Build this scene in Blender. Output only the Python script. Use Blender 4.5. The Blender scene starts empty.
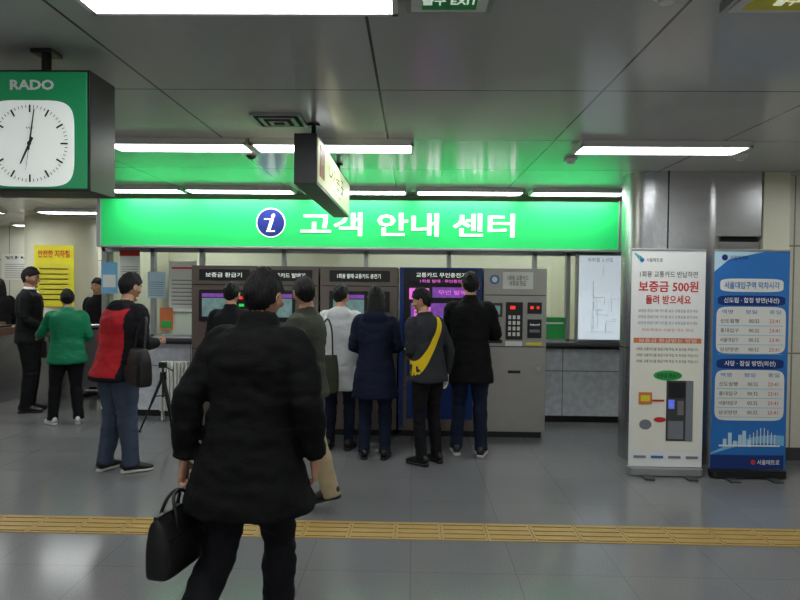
import bpy, math, random
from mathutils import Vector, Matrix, noise
from mathutils.bvhtree import BVHTree
random.seed(7)
scene = bpy.context.scene
V = Vector

# ------------------------------------------------------------------ materials
def c(r, g, b):
    f = lambda u: (u/12.92 if u <= .04045 else ((u+.055)/1.055)**2.4)
    return (f(r/255), f(g/255), f(b/255))

def M(name, col, rough=.6, metal=0., var=.08, scale=8., bump=0., bscale=60., es=0., stretch=(1, 1, 1), spec=.5):
    m = bpy.data.materials.new(name); m.use_nodes = True
    nt = m.node_tree; n = nt.nodes; l = nt.links
    b = n['Principled BSDF']
    tc = n.new('ShaderNodeTexCoord'); mp = n.new('ShaderNodeMapping'); mp.inputs['Scale'].default_value = stretch
    l.new(tc.outputs['Object'], mp.inputs['Vector'])
    nz = n.new('ShaderNodeTexNoise'); nz.inputs['Scale'].default_value = scale; nz.inputs['Detail'].default_value = 4
    l.new(mp.outputs[0], nz.inputs['Vector'])
    mx = n.new('ShaderNodeMixRGB')
    mx.inputs[1].default_value = tuple(max(0, x*(1-var)) for x in col)+(1,)
    mx.inputs[2].default_value = tuple(min(1, x*(1+var)) for x in col)+(1,)
    l.new(nz.outputs['Fac'], mx.inputs[0]); l.new(mx.outputs[0], b.inputs['Base Color'])
    b.inputs['Roughness'].default_value = rough; b.inputs['Metallic'].default_value = metal
    b.inputs['Specular IOR Level'].default_value = spec
    if es > 0:
        l.new(mx.outputs[0], b.inputs['Emission Color']); b.inputs['Emission Strength'].default_value = es
    if bump > 0:
        n2 = n.new('ShaderNodeTexNoise'); n2.inputs['Scale'].default_value = bscale; n2.inputs['Detail'].default_value = 5
        l.new(mp.outputs[0], n2.inputs['Vector'])
        bp = n.new('ShaderNodeBump'); bp.inputs['Strength'].default_value = bump; bp.inputs['Distance'].default_value = .01
        l.new(n2.outputs['Fac'], bp.inputs['Height']); l.new(bp.outputs[0], b.inputs['Normal'])
    return m

def tilemat(name, c1, c2, cm, bw, bh, mortar, rough, speck=.1, sscale=120, off=(0, 0, 0), rot=(0, 0, 0), metal=0., spec=.5, big=.15):
    m = bpy.data.materials.new(name); m.use_nodes = True
    nt = m.node_tree; n = nt.nodes; l = nt.links; b = n['Principled BSDF']
    tc = n.new('ShaderNodeTexCoord'); mp = n.new('ShaderNodeMapping')
    mp.inputs['Location'].default_value = off; mp.inputs['Rotation'].default_value = rot
    l.new(tc.outputs['Object'], mp.inputs['Vector'])
    br = n.new('ShaderNodeTexBrick'); br.offset = 0; br.squash = 1
    br.inputs['Color1'].default_value = c1+(1,); br.inputs['Color2'].default_value = c2+(1,); br.inputs['Mortar'].default_value = cm+(1,)
    br.inputs['Scale'].default_value = 1; br.inputs['Mortar Size'].default_value = mortar
    br.inputs['Mortar Smooth'].default_value = .1
    br.inputs['Brick Width'].default_value = bw; br.inputs['Row Height'].default_value = bh
    l.new(mp.outputs[0], br.inputs['Vector'])
    nz = n.new('ShaderNodeTexNoise'); nz.inputs['Scale'].default_value = sscale; nz.inputs['Detail'].default_value = 3
    l.new(mp.outputs[0], nz.inputs['Vector'])
    rp = n.new('ShaderNodeMapRange'); rp.inputs['From Min'].default_value = .3; rp.inputs['From Max'].default_value = .7
    rp.inputs['To Min'].default_value = 1-speck; rp.inputs['To Max'].default_value = 1+speck
    l.new(nz.outputs['Fac'], rp.inputs['Value'])
    n3 = n.new('ShaderNodeTexNoise'); n3.inputs['Scale'].default_value = .9; n3.inputs['Detail'].default_value = 4
    l.new(mp.outputs[0], n3.inputs['Vector'])
    r3 = n.new('ShaderNodeMapRange'); r3.inputs['To Min'].default_value = 1-big; r3.inputs['To Max'].default_value = 1+big
    l.new(n3.outputs['Fac'], r3.inputs['Value'])
    mu = n.new('ShaderNodeMath'); mu.operation = 'MULTIPLY'
    l.new(rp.outputs[0], mu.inputs[0]); l.new(r3.outputs[0], mu.inputs[1])
    vm = n.new('ShaderNodeVectorMath'); vm.operation = 'SCALE'
    l.new(br.outputs['Color'], vm.inputs[0]); l.new(mu.outputs[0], vm.inputs['Scale'])
    l.new(vm.outputs[0], b.inputs['Base Color'])
    b.inputs['Roughness'].default_value = rough; b.inputs['Metallic'].default_value = metal
    b.inputs['Specular IOR Level'].default_value = spec
    return m

def glassmat(name):
    m = bpy.data.materials.new(name); m.use_nodes = True
    nt = m.node_tree; n = nt.nodes; l = nt.links; n.remove(n['Principled BSDF'])
    o = n['Material Output']; tr = n.new('ShaderNodeBsdfTransparent'); tr.inputs[0].default_value = (.92, .96, .94, 1)
    gl = n.new('ShaderNodeBsdfGlossy'); gl.inputs['Roughness'].default_value = .04
    nz = n.new('ShaderNodeTexNoise'); nz.inputs['Scale'].default_value = 3
    fr = n.new('ShaderNodeMapRange'); fr.inputs['To Min'].default_value = .05; fr.inputs['To Max'].default_value = .1
    l.new(nz.outputs['Fac'], fr.inputs['Value'])
    mx = n.new('ShaderNodeMixShader'); l.new(fr.outputs[0], mx.inputs[0])
    l.new(tr.outputs[0], mx.inputs[1]); l.new(gl.outputs[0], mx.inputs[2]); l.new(mx.outputs[0], o.inputs['Surface'])
    return m

FLOOR = tilemat('granite_floor', c(113, 113, 115), c(117, 117, 118), c(99, 99, 100), .6, .6, .003, .17, .25, 150)
CEIL = tilemat('ceiling_panel', c(188, 189, 187), c(194, 195, 193), c(84, 85, 84), 1.22, 1.2, .007, .17, .02, 20, off=(.2, .06, 0), spec=.16, big=.05)
MARBLE = tilemat('marble_cladding', c(205, 208, 216), c(210, 213, 220), c(130, 130, 132), .9, .62, .006, .3, .14, 14, rot=(math.pi/2, 0, 0))
BEIGE = tilemat('beige_wall_tile', c(206, 203, 188), c(212, 209, 194), c(130, 128, 115), .6, 1.02, .008, .35, .03, 20, rot=(math.pi/2, 0, 0), big=.05)
BEIGE_S = tilemat('beige_side_tile', c(206, 203, 188), c(212, 209, 194), c(130, 128, 115), .6, 1.02, .008, .35, .03, 20, rot=(math.pi/2, 0, math.pi/2), big=.05)
BEIGEP = M('cream_column_paint', c(222, 220, 196), .4, var=.04)
STEEL = M('brushed_steel', c(190, 190, 192), .27, .92, .12, 4, .05, 200, stretch=(1, 1, 14))
STEELD = M('steel_panel', c(150, 150, 150), .32, .88, .12, 5)
MACH = M('machine_grey_metal', c(168, 164, 158), .36, .7, .08, 6)
MACHB = M('machine_bronze_grey', c(116, 106, 99), .4, .55, .08, 6)
BLACK = M('black_plastic', c(20, 20, 22), .35)
DARK = M('dark_gap', c(12, 12, 12), .8)
DGREY = M('dark_grey_plastic', c(60, 60, 62), .5)
WHITE = M('white_print', c(235, 236, 234), .5, var=.02)
PAPER = M('white_paper', c(225, 225, 218), .7, var=.03)
WHITEE = M('white_lit_acrylic', c(240, 248, 240), .4, var=.02, es=.5)
ALU = M('aluminium_frame', c(170, 172, 172), .4, .7)
LAMP = M('fluorescent_diffuser', (.97, 1, 1), .5, var=.0, es=19)
TROFF = M('white_lamp_housing', c(225, 226, 222), .4, var=.02)
GREENE = M('green_lit_acrylic', c(34, 188, 96), .4, var=.03, scale=1.5, es=.36)
GREEND = M('green_sign_edge', c(10, 120, 60), .4)
GREENP = M('green_print', c(40, 170, 80), .5)
NAVYE = M('navy_print', c(25, 40, 120), .4)
RED = M('red_print', c(205, 45, 35), .5)
ORANGE = M('orange_print', c(215, 120, 70), .5)
YELL = M('yellow_print', c(225, 215, 40), .5)
BLUE = M('blue_print', c(34, 112, 188), .45, var=.1, scale=2)
LBLUE = M('light_blue_print', c(120, 185, 225), .45)
SKYB = M('pale_blue_print', c(190, 220, 238), .45)
BLKP = M('black_print', c(30, 30, 30), .5)
GRYP = M('grey_print', c(120, 125, 130), .5)
CREAMP = M('cream_print', c(238, 236, 222), .5, var=.03)
YIN = M('yellow_inner', c(215, 205, 60), .5)
TACT = M('tactile_yellow', c(168, 138, 76), .5, var=.12, scale=6, bump=.15)
SCREEN = M('lit_screen_blue', c(80, 95, 190), .2, var=.5, scale=14, es=.7)
SCREENP = M('lit_screen_magenta', c(215, 100, 200), .2, var=.4, scale=30, es=.9)
SCREENV = M('lit_screen_violet', c(120, 70, 160), .2, var=.5, scale=25, es=.6)
SCREENC = M('lit_screen_pale', c(110, 140, 140), .2, var=.5, scale=20, es=.35)
MBLUE = M('machine_blue', c(20, 52, 120), .25, var=.1)
LED = M('red_led', c(235, 50, 35), .4, es=.9)
LEDG = M('green_led', c(40, 200, 90), .4, es=.7)
MAPW = M('lit_map_panel', c(215, 226, 236), .4, var=.04, es=.55)
CREAME = M('cream_lit_face', c(215, 215, 175), .4, var=.05, es=.6)
CLOCKG = M('clock_green', c(20, 130, 80), .35, var=.05, es=.2)
DIAL = M('clock_dial', c(232, 238, 232), .4, var=.02, es=.3)
GLASS = glassmat('counter_glass')
BROWN = M('gate_brown', c(110, 80, 60), .5)
def cloth(name, r, g, b, rough=.85, var=.18): return M(name, c(r, g, b), rough, var=var, scale=9, bump=.35, bscale=90, spec=.2)
CL_BLK = cloth('black_wool', 12, 12, 14); CL_BLK2 = cloth('black_cloth', 20, 20, 24); CL_CHAR = cloth('charcoal_cloth', 46, 48, 53)
CL_RED = cloth('red_nylon', 168, 26, 36, .6); CL_JEAN = cloth('blue_denim', 66, 77, 96); CL_JEAND = cloth('dark_denim', 24, 32, 50)
CL_GREEN = cloth('green_nylon', 12, 112, 76, .55); CL_NAVY = cloth('navy_wool', 20, 26, 46); CL_WHITE = cloth('white_padded_cloth', 205, 206, 208, .8, .08)
CL_OLIVE = cloth('olive_cloth', 66, 67, 58); CL_BEIGE = cloth('beige_cotton', 168, 152, 122); CL_SUIT = cloth('black_suit', 18, 19, 22, .7)
CL_YEL = cloth('yellow_sash_cloth', 226, 192, 30, .7, .06); CL_GLOVE = cloth('white_glove', 235, 235, 232, .8, .03)
SKIN = M('skin', c(188, 142, 116), .5, var=.06, scale=20, spec=.4)
LIP = M('lip', c(160, 95, 85), .5); EYEW = M('eye_white', c(225, 222, 215), .3); IRIS = M('iris', c(30, 20, 16), .2)
HAIR = M('black_hair', c(12, 11, 11), .6, var=.3, scale=40, bump=.9, bscale=80, stretch=(3, 3, .5), spec=.3)
HAIRB = M('dark_brown_hair', c(30, 22, 18), .6, var=.35, scale=40, bump=.9, bscale=80, stretch=(3, 3, .5), spec=.3)
SHOEB = M('black_leather', c(18, 17, 17), .35, bump=.1); SHOEW = M('white_sneaker', c(210, 210, 208), .6); SOLE = M('rubber_sole', c(200, 200, 195), .7)
SOLEB = M('black_sole', c(25, 25, 25), .7); LEATH = M('bag_leather', c(17, 16, 17), .42, bump=.3, bscale=70)
BAGO = cloth('olive_bag_canvas', 50, 56, 42)

# ------------------------------------------------------------------ mesh builder
class MB:
    def __init__(s): s.v = []; s.f = []; s.m = []; s.sm = []
    def add(s, vs, fs, mat, T=None, smooth=False):
        o = len(s.v)
        for p in vs:
            p = V(p); s.v.append(T @ p if T else p)
        multi = isinstance(mat, list)
        for i, f in enumerate(fs):
            s.f.append([o+k for k in f]); s.m.append(mat[i] if multi else mat); s.sm.append(smooth)
    def box(s, x0, x1, y0, y1, z0, z1, mat, T=None):
        vs = [(x, y, z) for x in (x0, x1) for y in (y0, y1) for z in (z0, z1)]
        s.add(vs, [(0, 1, 3, 2), (4, 6, 7, 5), (0, 4, 5, 1), (2, 3, 7, 6), (0, 2, 6, 4), (1, 5, 7, 3)], mat, T)
    def cyl(s, p0, p1, r0, r1, mat, n=20, T=None, smooth=True):
        p0, p1 = V(p0), V(p1); t = (p1-p0).normalized()
        a = t.orthogonal().normalized(); b = t.cross(a)
        vs = []
        for p, r in ((p0, r0), (p1, r1)):
            for i in range(n):
                an = 2*math.pi*i/n; vs.append(p+a*math.cos(an)*r+b*math.sin(an)*r)
        s.add(vs, [(i, (i+1) % n, n+(i+1) % n, n+i) for i in range(n)], mat, T, smooth)
        s.add(vs, [list(range(n))[::-1], [n+i for i in range(n)]], mat, T, False)
    def tube(s, pts, rad, mat, n=10, T=None, k=4):
        vs, fs = loft([(tuple(p), (r, r)) for p, r in zip(pts, rad)], n, k); s.add(vs, fs, mat, T, True)
    def quad(s, o, u, v, w, h, mat):
        o, u, v = V(o), V(u), V(v); s.add([o, o+u*w, o+u*w+v*h, o+v*h], [(0, 1, 2, 3)], mat)
    def prism(s, poly, z0, z1, mat, smooth=True):
        n = len(poly); vs = [(x, y, z0) for x, y in poly]+[(x, y, z1) for x, y in poly]
        s.add(vs, [(i, (i+1) % n, n+(i+1) % n, n+i) for i in range(n)], mat, None, smooth)
        s.add(vs, [list(range(n))[::-1], [n+i for i in range(n)]], mat)
    def disc(s, o, u, v, r, mat, n=32, rx=None, p=2.):
        o, u, v = V(o), V(u), V(v); rx = rx or r; vs = []
        for i in range(n):
            a = 2*math.pi*i/n; ca, sa = math.cos(a), math.sin(a)
            vs.append(o+u*rx*math.copysign(abs(ca)**(2/p), ca)+v*r*math.copysign(abs(sa)**(2/p), sa))
        s.add(vs, [list(range(n))], mat)
    def text(s, st, size, o, u, v, mat, bold=0., align='CENTER', fit=None, shear=0):
        cu = bpy.data.curves.new('t', 'FONT'); cu.body = st; cu.size = 1; cu.align_x = align; cu.align_y = 'CENTER'
        cu.offset = bold; cu.resolution_u = 2; cu.shear = shear
        ob = bpy.data.objects.new('t', cu); scene.collection.objects.link(ob)
        bpy.context.view_layer.update()
        me = bpy.data.meshes.new_from_object(ob.evaluated_get(bpy.context.evaluated_depsgraph_get()))
        vs = [p.co.copy() for p in me.vertices]; fs = [tuple(p.vertices) for p in me.polygons]
        bpy.data.objects.remove(ob); bpy.data.curves.remove(cu); bpy.data.meshes.remove(me)
        if not vs: return
        x0 = min(p.x for p in vs); x1 = max(p.x for p in vs); y0 = min(p.y for p in vs); y1 = max(p.y for p in vs)
        sx = sy = size
        if fit:
            sx = fit[0]/max(x1-x0, 1e-3); sy = fit[1]/max(y1-y0, 1e-3) if len(fit) > 1 else sx
        o, u, v = V(o), V(u), V(v); cx = (x0+x1)/2 if align == 'CENTER' else x0; cy = (y0+y1)/2
        s.add([o+u*(p.x-cx)*sx+v*(p.y-cy)*sy for p in vs], fs, mat)
    def obj(s, name, loc=(0, 0, 0), rz=0., parent=None, bevel=0., recalc=False, scale=1.):
        me = bpy.data.meshes.new(name); me.from_pydata([tuple(p*scale) for p in s.v], [], s.f)
        mats = []
        for m in s.m:
            if m not in mats: mats.append(m)
        for m in mats: me.materials.append(m)
        ix = {m: i for i, m in enumerate(mats)}
        me.polygons.foreach_set('material_index', [ix[m] for m in s.m])
        me.polygons.foreach_set('use_smooth', s.sm)
        me.update()
        ob = bpy.data.objects.new(name, me); scene.collection.objects.link(ob)
        ob.location = loc; ob.rotation_euler = (0, 0, rz)
        if bevel:
            b = ob.modifiers.new('bevel', 'BEVEL'); b.width = bevel; b.segments = 2; b.limit_method = 'ANGLE'
        if parent: ob.parent = parent
        return ob
UX, UZ, UY = V((1, 0, 0)), V((0, 0, 1)), V((0, 1, 0))

def catmull(P, k):
    if k <= 1 or len(P) < 3: return P
    out = []; n = len(P); d = len(P[0])
    for i in range(n-1):
        p0, p1, p2, p3 = P[max(i-1, 0)], P[i], P[i+1], P[min(i+2, n-1)]
        for j in range(k):
            t = j/k
            out.append(tuple(.5*((2*p1[q])+(-p0[q]+p2[q])*t+(2*p0[q]-5*p1[q]+4*p2[q]-p3[q])*t*t+(-p0[q]+3*p1[q]-3*p2[q]+p3[q])*t**3) for q in range(d)))
    out.append(P[-1]); return out

def loft(rings, n=16, k=4, side=None, power=2.):
    P = catmull([tuple(p)+tuple(r) for p, r in rings], k)
    pts = [V(q[:3]) for q in P]; N = len(pts)
    tan = [(pts[min(i+1, N-1)]-pts[max(i-1, 0)]).normalized() for i in range(N)]
    sd = V(side) if side else (V((1, 0, 0)) if abs(tan[0].x) < .8 else V((0, 1, 0)))
    vs = []; fs = []
    for i in range(N):
        t = tan[i]; sd = (sd-t*sd.dot(t)).normalized(); bt = t.cross(sd)
        for j in range(n):
            a = 2*math.pi*j/n; ca, sa = math.cos(a), math.sin(a)
            if power != 2: ca = math.copysign(abs(ca)**(2/power), ca); sa = math.copysign(abs(sa)**(2/power), sa)
            vs.append(pts[i]+sd*ca*max(P[i][3], .001)+bt*sa*max(P[i][4], .001))
    for i in range(N-1):
        for j in range(n): fs.append((i*n+j, i*n+(j+1) % n, (i+1)*n+(j+1) % n, (i+1)*n+j))
    vs.append(pts[0]); vs.append(pts[-1]); A = len(vs)-2
    for j in range(n):
        fs.append((A, (j+1) % n, j)); fs.append((A+1, (N-1)*n+j, (N-1)*n+(j+1) % n))
    return vs, fs

def sphere(nu=24, nv=16):
    vs = [V((0, 0, 1))]
    for i in range(1, nv):
        th = math.pi*i/nv
        for j in range(nu):
            a = 2*math.pi*j/nu; vs.append(V((math.sin(th)*math.cos(a), math.sin(th)*math.sin(a), math.cos(th))))
    vs.append(V((0, 0, -1))); fs = []
    for j in range(nu): fs.append((0, 1+j, 1+(j+1) % nu))
    for i in range(nv-2):
        for j in range(nu):
            a = 1+i*nu+j; b = 1+i*nu+(j+1) % nu; fs.append((a, a+nu, b+nu, b))
    L = len(vs)-1; o = 1+(nv-2)*nu
    for j in range(nu): fs.append((L, o+(j+1) % nu, o+j))
    return vs, fs
def ellips(cn, r, nu=20, nv=12, R=None):
    vs, fs = sphere(nu, nv); out = []
    for d in vs:
        p = V((d.x*r[0], d.y*r[1], d.z*r[2]))
        if R: p = R @ p
        out.append(p+V(cn))
    return out, fs

def remesh(parts, voxel, it=2, fac=.5):
    vs = []; fs = []; pm = []
    for v, f, m in parts:
        o = len(vs); vs += [V(p) for p in v]; fs += [tuple(o+k for k in q) for q in f]; pm += [m]*len(f)
    me = bpy.data.meshes.new('r'); me.from_pydata([tuple(p) for p in vs], [], fs)
    import bmesh
    bm = bmesh.new(); bm.from_mesh(me); bmesh.ops.recalc_face_normals(bm, faces=bm.faces); bm.to_mesh(me); bm.free()
    ob = bpy.data.objects.new('r', me); scene.collection.objects.link(ob)
    r = ob.modifiers.new('r', 'REMESH'); r.mode = 'VOXEL'; r.voxel_size = voxel
    sm = ob.modifiers.new('s', 'SMOOTH'); sm.iterations = it; sm.factor = fac
    bpy.context.view_layer.update()
    m2 = bpy.data.meshes.new_from_object(ob.evaluated_get(bpy.context.evaluated_depsgraph_get()))
    V2 = [p.co.copy() for p in m2.vertices]; N2 = [V(p.normal) for p in m2.vertices]; F2 = [tuple(p.vertices) for p in m2.polygons]
    bpy.data.objects.remove(ob); bpy.data.meshes.remove(me); bpy.data.meshes.remove(m2)
    tree = BVHTree.FromPolygons(vs, fs); mats = []
    for f in F2:
        ce = sum((V2[k] for k in f), V())/len(f)
        h = tree.find_nearest(ce); mats.append(pm[h[2]] if h[2] is not None else pm[0])
    return V2, N2, F2, mats

# ------------------------------------------------------------------ head / hand templates
def headp(d):
    x, y, z = d.x*.077, d.y*.098, d.z*.118
    if d.z < 0:
        x *= 1-.34*(-d.z)**1.5
        if d.y < 0: y *= 1-.42*(-d.z)
        else: y *= 1-.02*(-d.z)
    if d.y > 0: y *= .94
    if d.z < -.55 and d.y > 0: y += .006
    for sx in (-1, 1):
        q = ((x-sx*.032)**2+(z-.004)**2)/.00022
        if d.y > 0: y -= .007*math.exp(-q)
    return V((x, y, z))
def make_head():
    vs, fs = sphere(36, 26); parts = [([headp(d) for d in vs], fs, 'skin')]
    nv, nf = loft([((0, .080, .012), (.007, .008)), ((0, .090, -.006), (.009, .011)), ((0, .101, -.024), (.013, .013)), ((0, .098, -.034), (.015, .009)), ((0, .088, -.039), (.010, .004))], 12, 2)
    parts.append((nv, nf, 'skin'))
    for z, h in ((-.056, .005), (-.065, .006)):
        v, f = ellips((0, .0855, z), (.022, .010, h), 16, 8); parts.append((v, f, 'lip'))
    v, f = ellips((0, .078, -.098), (.022, .018, .016)); parts.append((v, f, 'skin'))
    for sx in (-1, 1):
        R = Matrix.Rotation(sx*-.35, 3, 'Z')
        v, f = ellips((sx*.079, -.006, -.012), (.007, .017, .031), 14, 10, R); parts.append((v, f, 'skin'))
        ring = [(sx*.084+sx*.002*math.sin(a), -.008+.016*math.cos(a), -.008+.026*math.sin(a)) for a in [i*math.pi/6-1 for i in range(10)]]
        v, f = loft([(p, (.004, .004)) for p in ring], 8, 2); parts.append((v, f, 'skin'))
        v, f = ellips((sx*.048, .058, -.022), (.022, .022, .02)); parts.append((v, f, 'skin'))
    v2, n2, f2, m2 = remesh(parts, .0042, 2, .5)
    out = [(v2, f2, m2)]
    for sx in (-1, 1):
        v, f = ellips((sx*.032, .0775, .003), (.0135, .007, .0062), 14, 8); out.append((v, f, 'eyew'))
        v, f = ellips((sx*.032, .0825, .003), (.0058, .0035, .0058), 12, 8); out.append((v, f, 'iris'))
        v, f = loft([((sx*.018, .0885, .023), (.002, .003)), ((sx*.032, .0885, .028), (.003, .004)), ((sx*.05, .078, .024), (.002, .002))], 8, 3); out.append((v, f, 'brow'))
        v, f = loft([((sx*.018, .083, .006), (.0015, .002)), ((sx*.032, .0855, .0105), (.002, .002)), ((sx*.047, .078, .006), (.0015, .002))], 8, 3); out.append((v, f, 'brow'))
    return out
HEAD = make_head()
def sstep(a, b, x):
    t = max(0, min(1, (x-a)/(b-a))); return t*t*(3-2*t)
def make_hair(style, seed):
    vs, fs = sphere(80, 58); out = []
    for d in vs:
        if style == 'long': thr = .02+.42*d.y if d.y > .35 else -.75+(.917*(max(d.y, 0)/.35))
        else: thr = (-.02+.48*d.y) if d.y > 0 else (-.04+.82*d.y)
        thr += .08*noise.noise(V((d.x*9, d.y*9, seed)))
        m = sstep(thr-.07, thr+.05, d.z)
        az = math.atan2(d.y, d.x)
        nz = noise.noise(V((d.x*4, d.y*4, d.z*3))+V((seed, 0, 0)))
        st = noise.noise(V((math.cos(az)*9, math.sin(az)*9, d.z*2.5+seed)))+.7*noise.noise(V((math.cos(az)*22, math.sin(az)*22, d.z*4)))
        p = headp(d); fct = .90+m*(.205+.055*nz+.06*st)
        p = p*fct
        if d.z > 0: p.z += m*.004
        out.append(p)
    parts = [(out, fs)]
    if style == 'long':
        parts.append(loft([((0, -.03, .03), (.083, .07)), ((0, -.045, -.06), (.09, .062)), ((0, -.055, -.14), (.092, .05)), ((0, -.058, -.2), (.08, .035)), ((0, -.055, -.225), (.05, .02))], 22, 4, side=(1, 0, 0)))
    return parts

def make_hand(curl, thumb):
    parts = [loft([((0, 0, .02), (.022, .027)), ((0, 0, -.005), (.02, .027)), ((0, .002, -.035), (.017, .037)), ((0, .002, -.07), (.0155, .042)), ((0, .001, -.092), (.0125, .041)), ((0, .001, -.1), (.008, .037))], 16, 3, side=(1, 0, 0))]
    for y, L, r in ((.031, .070, .0088), (.0105, .079, .0092), (-.0105, .073, .0088), (-.030, .057, .0078)):
        p = V((0, y, -.082)); a = 0; pts = [((p.x, p.y, p.z), (r, r))]
        spread = y*.9
        p = p+V((0, 0, -.013)); pts.append((tuple(p), (r*1.02, r*1.02)))
        for q, fr in enumerate((.44, .31, .25)):
            a += math.radians(curl[q]); dr = V((-math.sin(a), spread if q == 0 else spread*.3, -math.cos(a))).normalized()
            p2 = p+dr*L*fr
            pts.append((tuple((p+p2)/2), (r*(.95-.08*q),)*2)); pts.append((tuple(p2), (r*(.97-.1*q),)*2)); p = p2
        pts.append((tuple(p+dr*.004), (r*.4,)*2))
        parts.append(loft(pts, 10, 2, side=(0, 1, 0)))
    b = V((-.006, .022, -.018)); d1 = V(thumb[0]).normalized(); d2 = V(thumb[1]).normalized()
    p1 = b+d1*.04; p2 = p1+d2*.03; p3 = p2+d2*.022
    parts.append(loft([(tuple(b), (.014, .014)), (tuple(p1), (.0115, .0115)), (tuple(p2), (.0098, .0098)), (tuple(p3), (.0085, .0085)), (tuple(p3+d2*.004), (.004, .004))], 10, 3))
    v, n, f, m = remesh([(a[0], a[1], 0) for a in parts], .0036, 1, .4)
    return v, f
HANDS = {'relax': make_hand((18, 26, 18), ((-.25, .62, -.75), (-.35, .25, -.9))),
         'grip': make_hand((62, 78, 45), ((-.5, .55, -.65), (-.85, -.1, -.5))),
         'reach': make_hand((8, 14, 10), ((-.2, .75, -.6), (-.2, .35, -.9)))}

def person(name, x, y, yaw, H, top, bottom, shoe, J=None, hem=.84, hemw=(.195, .15), bulk=1., collar=.0, hood=None, legr=1.,
           head=(0, 0), hoff=(0, 0, 0), hair='short', hairm=None, hands=('relax', 'relax'), handm=None, voxel=.0105, over=None, sashes=None,
           lean=(0, 0), sole=None, seed=1, thumbdir=None, waist=1., fold=.007, sleeve=None, shirt=None, slr=1., shw=1.):
    hairm = hairm or HAIR; handm = handm or (SKIN, SKIN)
    lx, ly = lean
    D = dict(shL=(-.175*shw+lx, ly, 1.40), elL=(-.235+lx*.6, -.03+ly*.6, 1.13), wrL=(-.245+lx*.3, .05+ly*.3, .89),
             shR=(.175*shw+lx, ly, 1.40), elR=(.235+lx*.6, -.03+ly*.6, 1.13), wrR=(.245+lx*.3, .05+ly*.3, .89),
             hpL=(-.09, 0, .92), knL=(-.10, .025, .50), anL=(-.105, -.02, .09), ftL=(8, 0),
             hpR=(.09, 0, .92), knR=(.10, .025, .50), anR=(.105, -.02, .09), ftR=(-8, 0))
    if J: D.update(J)
    sc = H/1.75; b = bulk
    T = Matrix.Translation((x, y, 0)) @ Matrix.Rotation(math.radians(yaw), 4, 'Z') @ Matrix.Scale(sc, 4)
    def sp(z):
        t = max(0, (z-.92)/.53); return (lx*t, ly*t, z)
    parts = []
    prof = [(1.02, .178*waist, .135), (1.10, .166*waist, .128), (1.22, .178, .132), (1.33, .190, .134), (1.40, .178, .12), (1.445, .135, .095), (1.475, .088, .078), (1.485+collar, .072, .072)]
    rings = [(hem, hemw[0]*.98, hemw[1]*.98), (hem+.03, hemw[0], hemw[1])]
    if hem < .75: rings += [((hem+.98)/2, (hemw[0]+.185)/2, (hemw[1]+.14)/2)]
    rings += [(.96, .182, .142)]
    rings += prof
    R = [(sp(z), (a*b, q*b)) for z, a, q in rings]
    vs, fs = loft(R, 30, 3, side=(1, 0, 0), power=2.3); parts.append((vs, fs, top))
    slm = sleeve or (top, top)
    for i, S in enumerate('LR'):
        sx = -1 if S == 'L' else 1
        sh, el, wr = V(D['sh'+S]), V(D['el'+S]), V(D['wr'+S])
        fd = (wr-el).normalized(); we = wr-fd*.012
        inner = V((sx*.10+lx, sh.y, sh.z+.012)); sb = b*slr
        pts = [(inner, .055*b), (sh, .066*b), (sh.lerp(el, .45), .060*sb), (sh.lerp(el, .88), .053*sb), (el.lerp(wr, .1), .051*sb), (el.lerp(wr, .5), .047*sb), (we, .040*sb), ]
        vs, fs = loft([(tuple(p), (r, r)) for p, r in pts], 18, 4); parts.append((vs, fs, slm[i]))
        hp, kn, an = V(D['hp'+S]), V(D['kn'+S]), V(D['an'+S])
        sd = (an-kn).normalized(); ae = an+sd*.03
        pts = [(hp, .098), (hp.lerp(kn, .4), .088), (hp.lerp(kn, .9), .066), (kn.lerp(an, .12), .063), (kn.lerp(an, .45), .061), (kn.lerp(an, .85), .055), (ae, .058)]
        vs, fs = loft([(tuple(p), (r*legr, r*legr*1.04)) for p, r in pts], 18, 4); parts.append((vs, fs, bottom))
    hx = (V(D['hpL'])+V(D['hpR']))/2
    vs, fs = loft([((hx.x, hx.y, .80), (.10, .09)), ((hx.x, hx.y, .86), (.165, .125)), ((hx.x, hx.y, .95), (.172, .13)), ((hx.x, hx.y, 1.04), (.15, .115))], 22, 3, side=(1, 0, 0)); parts.append((vs, fs, bottom))
    hc = V((lx*1.2+hoff[0], ly*1.25+.015+hoff[1], 1.628+hoff[2]))
    nb = V((lx, ly-.012, 1.42)); nt = hc+V((0, -.018, -.06))
    vs, fs = loft([(tuple(nb), (.062, .062)), (tuple(nb.lerp(nt, .5)), (.054, .056)), (tuple(nt), (.053, .056))], 16, 3); parts.append((vs, fs, SKIN))
    if collar:
        cb = V((lx*1.02, ly-.005, 1.45)); ct = cb+V((lx*.1, .01, .05+collar))
        vs, fs = loft([(tuple(cb), (.092, .088)), (tuple(cb.lerp(ct, .5)), (.080, .082)), (tuple(ct), (.077, .080)), ], 20, 3, side=(1, 0, 0)); parts.append((vs, fs, top))
    if hood:
        vs, fs = ellips((lx, ly-.085, 1.43), (.135, .065, .085)); parts.append((vs, fs, hood))
        vs, fs = ellips((lx, ly-.03, 1.475), (.11, .085, .04)); parts.append((vs, fs, hood))
    v2, n2, f2, m2 = remesh(parts, voxel, 3, .5)
    out = []
    for p, n in zip(v2, n2):
        q = V((p.x*7+seed*3.1, p.y*7, p.z*11)); dd = noise.noise(q)+.6*noise.noise(q*2.3+V((5, seed, 0)))
        q2 = V((p.x*4, p.y*4+seed, p.z*26)); k = noise.noise(q2)
        el = min((p-V(D[a])).length for a in ('elL', 'elR', 'knL', 'knR'))
        w = math.exp(-(el/.16)**2)
        nf = 1. if p.z < 1.47 else .1
        out.append(p+n*(fold*dd*nf+w*.011*k))
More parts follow.
